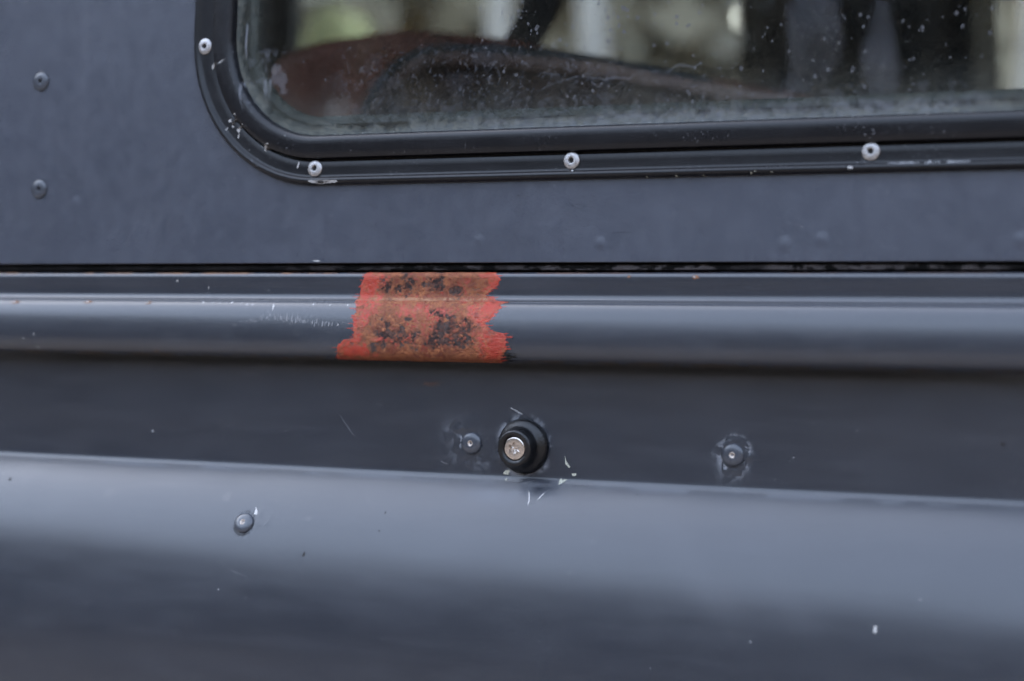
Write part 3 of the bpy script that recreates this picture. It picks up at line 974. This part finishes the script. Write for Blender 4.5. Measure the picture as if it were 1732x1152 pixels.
def film(name, x0, x1, z0, z1, fn, m, parent, step=.6, lift=.03):
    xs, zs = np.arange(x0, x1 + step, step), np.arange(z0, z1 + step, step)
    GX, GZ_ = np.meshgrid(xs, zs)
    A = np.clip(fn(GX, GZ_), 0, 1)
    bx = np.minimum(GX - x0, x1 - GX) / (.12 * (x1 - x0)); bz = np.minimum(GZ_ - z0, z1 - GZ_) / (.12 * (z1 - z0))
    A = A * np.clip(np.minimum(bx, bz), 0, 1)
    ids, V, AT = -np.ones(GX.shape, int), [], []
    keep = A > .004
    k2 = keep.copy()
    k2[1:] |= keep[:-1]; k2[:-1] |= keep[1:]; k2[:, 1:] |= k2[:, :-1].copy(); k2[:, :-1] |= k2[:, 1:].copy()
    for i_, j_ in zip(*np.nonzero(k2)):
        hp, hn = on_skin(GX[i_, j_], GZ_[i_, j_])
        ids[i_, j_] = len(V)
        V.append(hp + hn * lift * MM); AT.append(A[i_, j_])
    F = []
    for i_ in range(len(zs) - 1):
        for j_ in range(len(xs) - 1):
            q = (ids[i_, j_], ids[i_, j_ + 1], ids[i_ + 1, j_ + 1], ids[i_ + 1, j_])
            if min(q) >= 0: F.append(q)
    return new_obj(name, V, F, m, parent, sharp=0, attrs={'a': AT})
gs = lambda x, z, cx_, cz_, sx, sz: np.exp(-((x - cx_) / sx) ** 2 - ((z - cz_) / sz) ** 2)
ringf = lambda x, z, cx_, cz_, r_, w_: np.exp(-((np.hypot(x - cx_, z - cz_) - r_) / w_) ** 2)
film('dust_sheen_film', -42, 2, -66, -30, lambda x, z: (.9 * ringf(x, z, -22.1, -48.2, 5.6, 1.2) + .8 * gs(x, z, -22, -55.5, 9, 4) + .7 * gs(x, z, -30, -44, 7, 5)) * sst(fbm(x, z, 81, 4.5, 5), .40, .64), M_HAZE, lower, .45)
film('dust_sheen_film', 94, 126, -65, -36, lambda x, z: (1.0 * ringf(x, z, 108.7, -48.6, 6.4, 2.6) + .3 * gs(x, z, 108.7, -58, 7, 3)) * sst(fbm(x, z, 82, 3.4, 5), .40, .62), M_HAZE, lower, .4)
film('dust_sheen_film', -12, 26, -66.5, -30, lambda x, z: (.9 * ringf(x, z, 5.5, -48.5, 13.6, 1.6)) * sst(fbm(x, z, 83, 6, 5), .46, .66), M_HAZE, lower, .45)
film('dust_sheen_film', -60, 60, -84, -63.5, lambda x, z: (.5 * gs(x, z, -4, -71, 24, 5) + .5 * gs(x, z, 9, -69.5, 13, 4) + .5 * gs(x, z, 0, -65, 50, 1.4)) * sst(fbm(x * .6, z, 84, 9, 5), .15, .75), M_HAZE, lower, .6)  # dust below the stop; its pale colour also lightens the stop's dark reflection
film('dust_sheen_film', -305, 240, -67, -63.2, lambda x, z: .45 * gs(x, z, 0, -65.2, 1e4, 1.2) * sst(fbm(x * .25, z, 85, 3, 4), .38, .62), M_HAZE, lower, .8)
film('dust_sheen_film', -144, -112, -98, -74, lambda x, z: (.8 * ringf(x, z, -136.3, -89.5, 5.6, .8) + .4 * gs(x, z, -127, -84, 5, 4) * sst(fbm(x, z, 95, 1.2, 3), .5, .6)) * sst(fbm(x, z, 86, 2.2, 4), .36, .62), M_HAZE, lower, .4)
film('grime_shade_film', -305, 240, -24, -9.0, lambda x, z: 1.0 * sst(z, -15.5, -10.5) * (.55 + .45 * fbm(x * .2, z, 87, 5, 3)), M_GRIME_SHADE, lower, 1.2)  # shadow beneath the rail, painted as a dark film
film('grime_shade_film', -5, 9, -10.0, -2.0, lambda x, z: 1.2 * sst(x * .5 + (fbm(x * .15, z, 88, .8, 3) - .5) * 9, 4.5, .5) * sst(z, -2.5, -6), M_GRIME_SHADE, capping, .3, .05)
film('brown_patch_film', -58, -34, -25, -17, lambda x, z: .9 * gs(x, z, -47, -21, 7, 1.6) * sst(fbm(x * .3, z, 89, 1.5, 3), .3, .7), M_BROWN, lower, .4)  # thin elongated brown film below the primer patch
film('dust_sheen_film', -300, 235, -150, -66, lambda x, z: .05 * sst(fbm(x * .35, z, 90, 22, 5), .45, .75) + .10 * gs(x + (z + 90) * .9, z, 95, -95, 9, 26) + .06 * gs(x + (z + 90) * .9, z, 130, -95, 6, 30), M_HAZE, lower, 2.0)
film('dust_sheen_film', -300, 235, 37.5, 71, lambda x, z: .03 * sst(fbm(x, z, 91, 30, 5), .40, .8) + .12 * sst(z, 41, 38) * fbm(x * .3, z, 92, 4, 3), M_HAZE, up_panel, 1.5)
film('dust_sheen_film', -310, -192, 71, 240, lambda x, z: .025 * sst(fbm(x, z * .7, 93, 40, 5), .40, .85) + .10 * gs(x, z, -253, 150, 2.0, 90), M_HAZE, up_panel, 1.8)  # mottled dust, plus a vertical reflection painted in as a pale streak
film('dust_sheen_film', -305, 240, -8, 16.5, lambda x, z: .06 * sst(fbm(x * .3, z, 94, 5, 5), .48, .75), M_HAZE, capping, 1.2)
# crust, smears and wipe marks on the glass
lines = lambda x, z, sd: np.exp(-((z - 121 - 5 * (fbm(x, x * 0, sd, 16, 4) - .5) * 2) / .5) ** 2)
film('dust_sheen_film', 8, 100, 108, 134, lambda x, z: .20 * lines(x, z, 101) * sst(fbm(x, z, 102, 6, 3), .35, .6) + .16 * lines(x, z + 5, 103) * sst(fbm(x, z, 104, 7, 3), .45, .65) + .10 * gs(x, z, 45, 119, 30, 5) * sst(fbm(x, z, 105, 4, 4), .4, .7), M_HAZE, win, .5)
film('dust_sheen_film', -152, -126, 108, 142, lambda x, z: .55 * gs(x, z, -140, 124, 2.6, 8) * sst(fbm(x, z * .4, 106, 1.6, 4), .38, .66) + .25 * sst(fbm(x, z, 107, 5, 5), .52, .7), M_HAZE, win, .4)
film('dust_sheen_film', -157, -144, 108, 230, lambda x, z: .8 * np.exp(-((x + 152.6 - .8 * (fbm(x * 0, z, 108, 9, 3) - .5) - np.clip(126 - z, 0, 40) ** 2 * .012) / .55) ** 2) * sst(fbm(x, z * .3, 109, 3, 4), .42, .62), M_HAZE, win, .35)
film('dust_sheen_film', -120, 240, 96.6, 112, lambda x, z: .36 * sst(z + 6 * (fbm(x, z, 110, 9, 4) - .5) - .012 * (x + 60), 103, 98) * (.35 + .65 * sst(fbm(x, z, 111, 2.2, 4), .35, .65)) * sst(x, -120, 40) + .10 * sst(fbm(x, z, 112, 4, 4), .5, .7), M_HAZE, win, .6)
film('dust_sheen_film', -110, 60, 100, 140, lambda x, z: .05 * sst(fbm(x, z, 113, 11, 5), .5, .72) + .16 * sst(fbm(x, z, 114, 1.2, 2), .68, .74), M_HAZE, win, .6)
# contact shadow painted as dark rings round the rivet heads, stronger below
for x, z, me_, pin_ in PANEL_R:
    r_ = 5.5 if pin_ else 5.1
    film('grime_shade_film', x - 9, x + 9, z - 9, z + 9, lambda a, b, x=x, z=z, r_=r_: .8 * ringf(a, b, x, z, r_, .45) * (.35 + .65 * sst(fbm(a, b, 121, 3, 3), .3, .6)) * (.55 + .45 * sst(b - z, 4, -3)), M_GRIME_SHADE, lower if z < 0 else up_panel, .35, .04)
# hairlines, specks and short scratches in the lower paint
for k in range(26):
    x, z, a = rng.uniform(-290, 200), rng.uniform(-135, -16), rng.normal() * .45
    L_ = rng.uniform(3, 16)
    ribbon([([(x, z), (x + L_ * .5 * math.cos(a), z + L_ * .5 * math.sin(a) + rng.normal() * .3), (x + L_ * math.cos(a), z + L_ * math.sin(a))], .10 + .08 * rng.random())], 'scratch', M_SMUDGE if k % 3 else M_SCUFF, lower, rough=.2, lift=.05)
for k in range(22):
    x, z = rng.uniform(-290, 220), rng.uniform(-135, -16)
    dot('dark_spot' if k % 2 else 'paint_chip', x, z, .25 + .25 * rng.random(), .25 + .2 * rng.random(), M_DARKDOT if k % 2 else M_SCUFF, lower, irr=.4, seg=8)
# dry brush ends at both sides of the primer
M_REDB = plain('red_primer_brush', (0.42, 0.042, 0.024), .5, var=.2, vscale=1500)
st_ = []
for k in range(75):
    q = rng.integers(8, len(tt) - 8)
    if 16.2 < pz[q] < 19.5: continue
    L_ = .8 + 3.0 * rng.random() ** 2
    if rng.random() < .45:
        st_.append(([(xl[q] + 1.0, pz[q]), (xl[q] - L_ * .5, pz[q] + rng.normal() * .15), (xl[q] - L_, pz[q] + rng.normal() * .3)], .18 + .3 * rng.random()))
    else:
        st_.append(([(xr[q] - 1.0, pz[q]), (xr[q] + L_ * .5, pz[q] + rng.normal() * .15), (xr[q] + L_, pz[q] + rng.normal() * .3)], .18 + .3 * rng.random()))
bs_ = ribbon(st_, 'brush_strokes', M_REDB, capping, n=5, rough=.4, lift=.06)
bs_['kind'] = 'stuff'
# dried rain spots on the glass
V, F = [], []
def rain(x, z, r_):
    p = upper(x, z, -0.5)
    b = len(V)
    m_ = 9
    for j in range(m_):
        a = 2 * math.pi * j / m_
        g = r_ * (.75 + .5 * rng.random())
        V.append(p + Vector((1, 0, 0)) * math.cos(a) * g * MM + UPV * math.sin(a) * g * 1.15 * MM)
    F.append([b + j for j in range(m_)])
for k in range(1500):
    x = rng.uniform(-150, 300)
    z = rng.uniform(100, 230)
    dens = .18 if x < -40 else (.5 if x < 20 else .9)
    if rng.random() > dens: continue
    rain(x, z, (.30 + .65 * rng.random() ** 1.7) * (1 if x > -30 else .6))
for k in range(60):
    rain(rng.normal(2, 5) if k < 26 else rng.normal(48, 6), rng.uniform(135, 185), .45 + .5 * rng.random())
rs_ = new_obj('rain_spots', V, F, M_SPOT, win, smooth=False)
rs_['kind'] = 'stuff'

# trim shell: floor, roof, ends and the far side with its two window openings
def boxes(name, bl, m, parent):
    V, F = [], []
    for x0, x1, y0, y1, z0, z1 in bl:
        b = len(V)
        V += [(x, y, z) for x in (x0, x1) for y in (y0, y1) for z in (z0, z1)]
        F += [[b + i for i in f_] for f_ in ((0, 1, 3, 2), (4, 6, 7, 5), (0, 4, 5, 1), (2, 3, 7, 6), (0, 2, 6, 4), (1, 5, 7, 3))]
    return new_obj(name, V, F, m, parent, smooth=False)
boxes('cabin_floor', [(-1.9, 1.2, 0.03, 1.66, -.42, -.38)], M_TRIM, car)
boxes('roof', [(-1.9, 1.2, 0.045, 1.66, .66, .70)], M_TRIM, car)
boxes('rear_bulkhead', [(1.16, 1.2, 0.03, 1.64, -.38, .66)], M_TRIM, car)
boxes('front_bulkhead', [(-1.9, -1.86, 0.03, 1.64, -.38, .06)], M_TRIM, car)
boxes('far_side_panel', [(-1.9, 1.2, 1.60, 1.64, -.38, .085), (-1.9, 1.2, 1.60, 1.64, .52, .66), (-1.9, -1.20, 1.60, 1.64, .085, .52), (-.535, -.27, 1.60, 1.64, .085, .52), (.75, 1.2, 1.60, 1.64, .085, .52)], M_TRIM, car)
boxes('far_window_glass', [(-1.20, -.535, 1.618, 1.622, .085, .52)], M_CLEAR, car)
boxes('far_window_glass', [(-.27, .75, 1.618, 1.622, .085, .52)], M_CLEAR, car)

seat = empty('rear_seat', (-.3, .5, -.38), parent=car)
o1 = spline([(-432, -150), (-432, 60), (-428, 150), (-424, 178), (-413, 188), (-388, 196), (-353, 199), (-329, 201), (-300, 200), (-262, 195), (-230, 190), (-164, 175), (-121, 165), (-66, 155), (0, 140), (60, 120), (80, 40), (80, -150)], 5)
slab('backrest', o1, 420, 90, M_LEATHER, seat, 14)
path = [(p[0], 400 - 10 * math.sin(i), p[1]) for i, p in enumerate([])]
tb = spline([(-322, 110), (-315, 129), (-308, 143), (-297, 161), (-281, 175), (-262, 181), (-238, 182), (-198, 179), (-164, 174), (-120, 166), (-60, 152)], 6)
tube('grab_rail', [(p[0], 372, p[1] - 6) for p in tb], 6.5, M_TUBE, seat)
seat2 = empty('folded_seat', (-.1, .3, -.38), parent=car)
o2 = spline([(-275, -150), (-275, 60), (-270, 118), (-260, 137), (-249, 151), (-236, 162), (-221, 168), (-199, 169), (-154, 164), (-106, 158), (-67, 150), (-18, 140), (44, 129), (126, 121), (300, 110), (320, 40), (320, -150)], 5)
slab('backrest', o2, 300, 60, M_LEATHER2, seat2, 16)
e2 = o2[6:-12]
tube('piping', [(p[0] + 3, 299, p[1] - 5) for p in e2], 5.0, M_PIPING, seat2)
# seat belt
bp = spline([(-214, 420), (-226, 300), (-234, 236), (-239, 216), (-246, 200), (-253, 186), (-262, 160), (-280, 100)], 6)
V, F = [], []
for i, p in enumerate(bp):
    for sx, sy in ((-17, 0), (17, 2), (17, 3.6), (-17, 1.6)):
        V.append(((p[0] + sx) * MM, (500 + sy - 30 * (i / len(bp))) * MM, (p[1] + sx * .12) * MM))
for i in range(len(bp) - 1):
    for k in range(4):
        a, b = i * 4 + k, i * 4 + (k + 1) % 4
        F.append((a, b, b + 4, a + 4))
new_obj('seat_belt', V, F, M_BELT, car, sharp=30)
# front seat: black upright back; added grey-blue blobs stand in for reflections on it
fs = empty('front_seat', (-.2, .95, -.38), parent=car)
o3 = spline([(-262, -150), (-262, 60), (-258, 180), (-252, 300), (-235, 360), (-160, 385), (-80, 360), (-60, 300), (-52, 180), (-46, 60), (-46, -150)], 5)
slab('backrest', o3, 900, 110, M_BLACKV, fs, 40)
def blob(name, c, r3, m, parent, seed, amp=.25):
    bm = bmesh.new()
    bmesh.ops.create_icosphere(bm, subdivisions=4, radius=1)
    rr = np.random.default_rng(seed)
    ks = rr.normal(size=(6, 3)) * 2.2
    phs = rr.random(6) * 6
    for v in bm.verts:
        d_ = 1 + amp * sum(math.sin(v.co.dot(Vector(k)) + ph_) for k, ph_ in zip(ks, phs)) / 3
        v.co = Vector((v.co.x * r3[0] * d_, v.co.y * r3[1] * d_, v.co.z * r3[2] * d_)) * MM + Vector(c) * MM
    me = bpy.data.meshes.new(name); bm.to_mesh(me); bm.free()
    me.polygons.foreach_set('use_smooth', [True] * len(me.polygons))
    o = bpy.data.objects.new(name, me); COL.objects.link(o); me.materials.append(m)
    adopt(o, parent)
    return o
blob('reflection_blob', (-182, 884, 232), (26, 20, 46), M_GREYREF, fs, 5)
blob('reflection_blob', (-192, 888, 180), (15, 14, 24), M_GREYREF, fs, 6)
blob('reflection_blob', (-120, 890, 205), (17, 12, 50), M_GREYREF, fs, 8)

# ------------------------------------------------------------------ birches and shrub beyond the far windows
def birch(x, y, d, h, lean, label, seed):
    t = empty('birch_tree', (x, y, GZ), label, 'tree')
    t['group'] = 'birches beyond the vehicle'
    rr = np.random.default_rng(seed)
    path = [(x * 1000 + lean * k * 100 + rr.normal() * 12, y * 1000 + rr.normal() * 12, GZ * 1000 + h * 1000 * k / 10) for k in range(11)]
    V, F = [], []
    sg = 14
    for i, p in enumerate(path):
        r_ = d * 500 * (1 - .65 * i / 10) * (1.25 if i == 0 else 1)
        for k in range(sg):
            a = 2 * math.pi * k / sg
            V.append(((p[0] + r_ * math.cos(a)) * MM, (p[1] + r_ * math.sin(a)) * MM, p[2] * MM))
    for i in range(10):
        for k in range(sg):
            a, b = i * sg + k, i * sg + (k + 1) % sg
            F.append((a, b, b + sg, a + sg))
    new_obj('trunk', V, F, M_BIRCH, t, sharp=0)
    cs_, rs_ = [], []
    for k in range(14):
        f_ = .55 + .45 * rr.random()
        cs_.append((x + rr.normal() * .6, y + rr.normal() * .6, GZ + h * f_)); rs_.append((.6, .6, .4))
    V, F = leaf_cloud(cs_, rs_, 120, .06, seed)
    new_obj('crown', V, F, M_WOOD, t, smooth=False)
    for k in range(6):
        f_ = .5 + .08 * k
        p = Vector(path[int(f_ * 10)])
        a = rr.random() * 6.28
        tube('limb', [p, p + Vector((math.cos(a) * 350, math.sin(a) * 350, 300)), p + Vector((math.cos(a) * 650, math.sin(a) * 650, 750))], 14, M_TWIG, t, 6)
birch(-4.40, 8.0, .15, 7.5, .3, 'pale birch trunk seen through the window just left of the seat belt', 4)
birch(-3.775, 8.0, .16, 8.0, -.2, 'pale birch trunk seen through the window just right of the seat belt', 5)
birch(-2.04, 8.0, .13, 7.0, .6, 'pale birch trunk near the right edge of the window', 6)
sh = empty('garden_shrub', (-5.2, 8, GZ), 'pale yellowish green rounded shrub seen above the brown seat', 'shrub')
cs_ = [(-5.2, 8, GZ + .2 + 2.05 * k / 9) for k in range(10)]
V, F = leaf_cloud(cs_, [(.22, .22, .28)] * 9 + [(.17, .17, .2)], 500, .035, 9)
new_obj('foliage', V, F, M_SHRUB, sh, smooth=False)
tube('stem', [(-5200, 8000, GZ * 1000), (-5195, 8000, GZ * 1000 + 800), (-5200, 8000, GZ * 1000 + 1900)], 18, M_TWIG, sh)
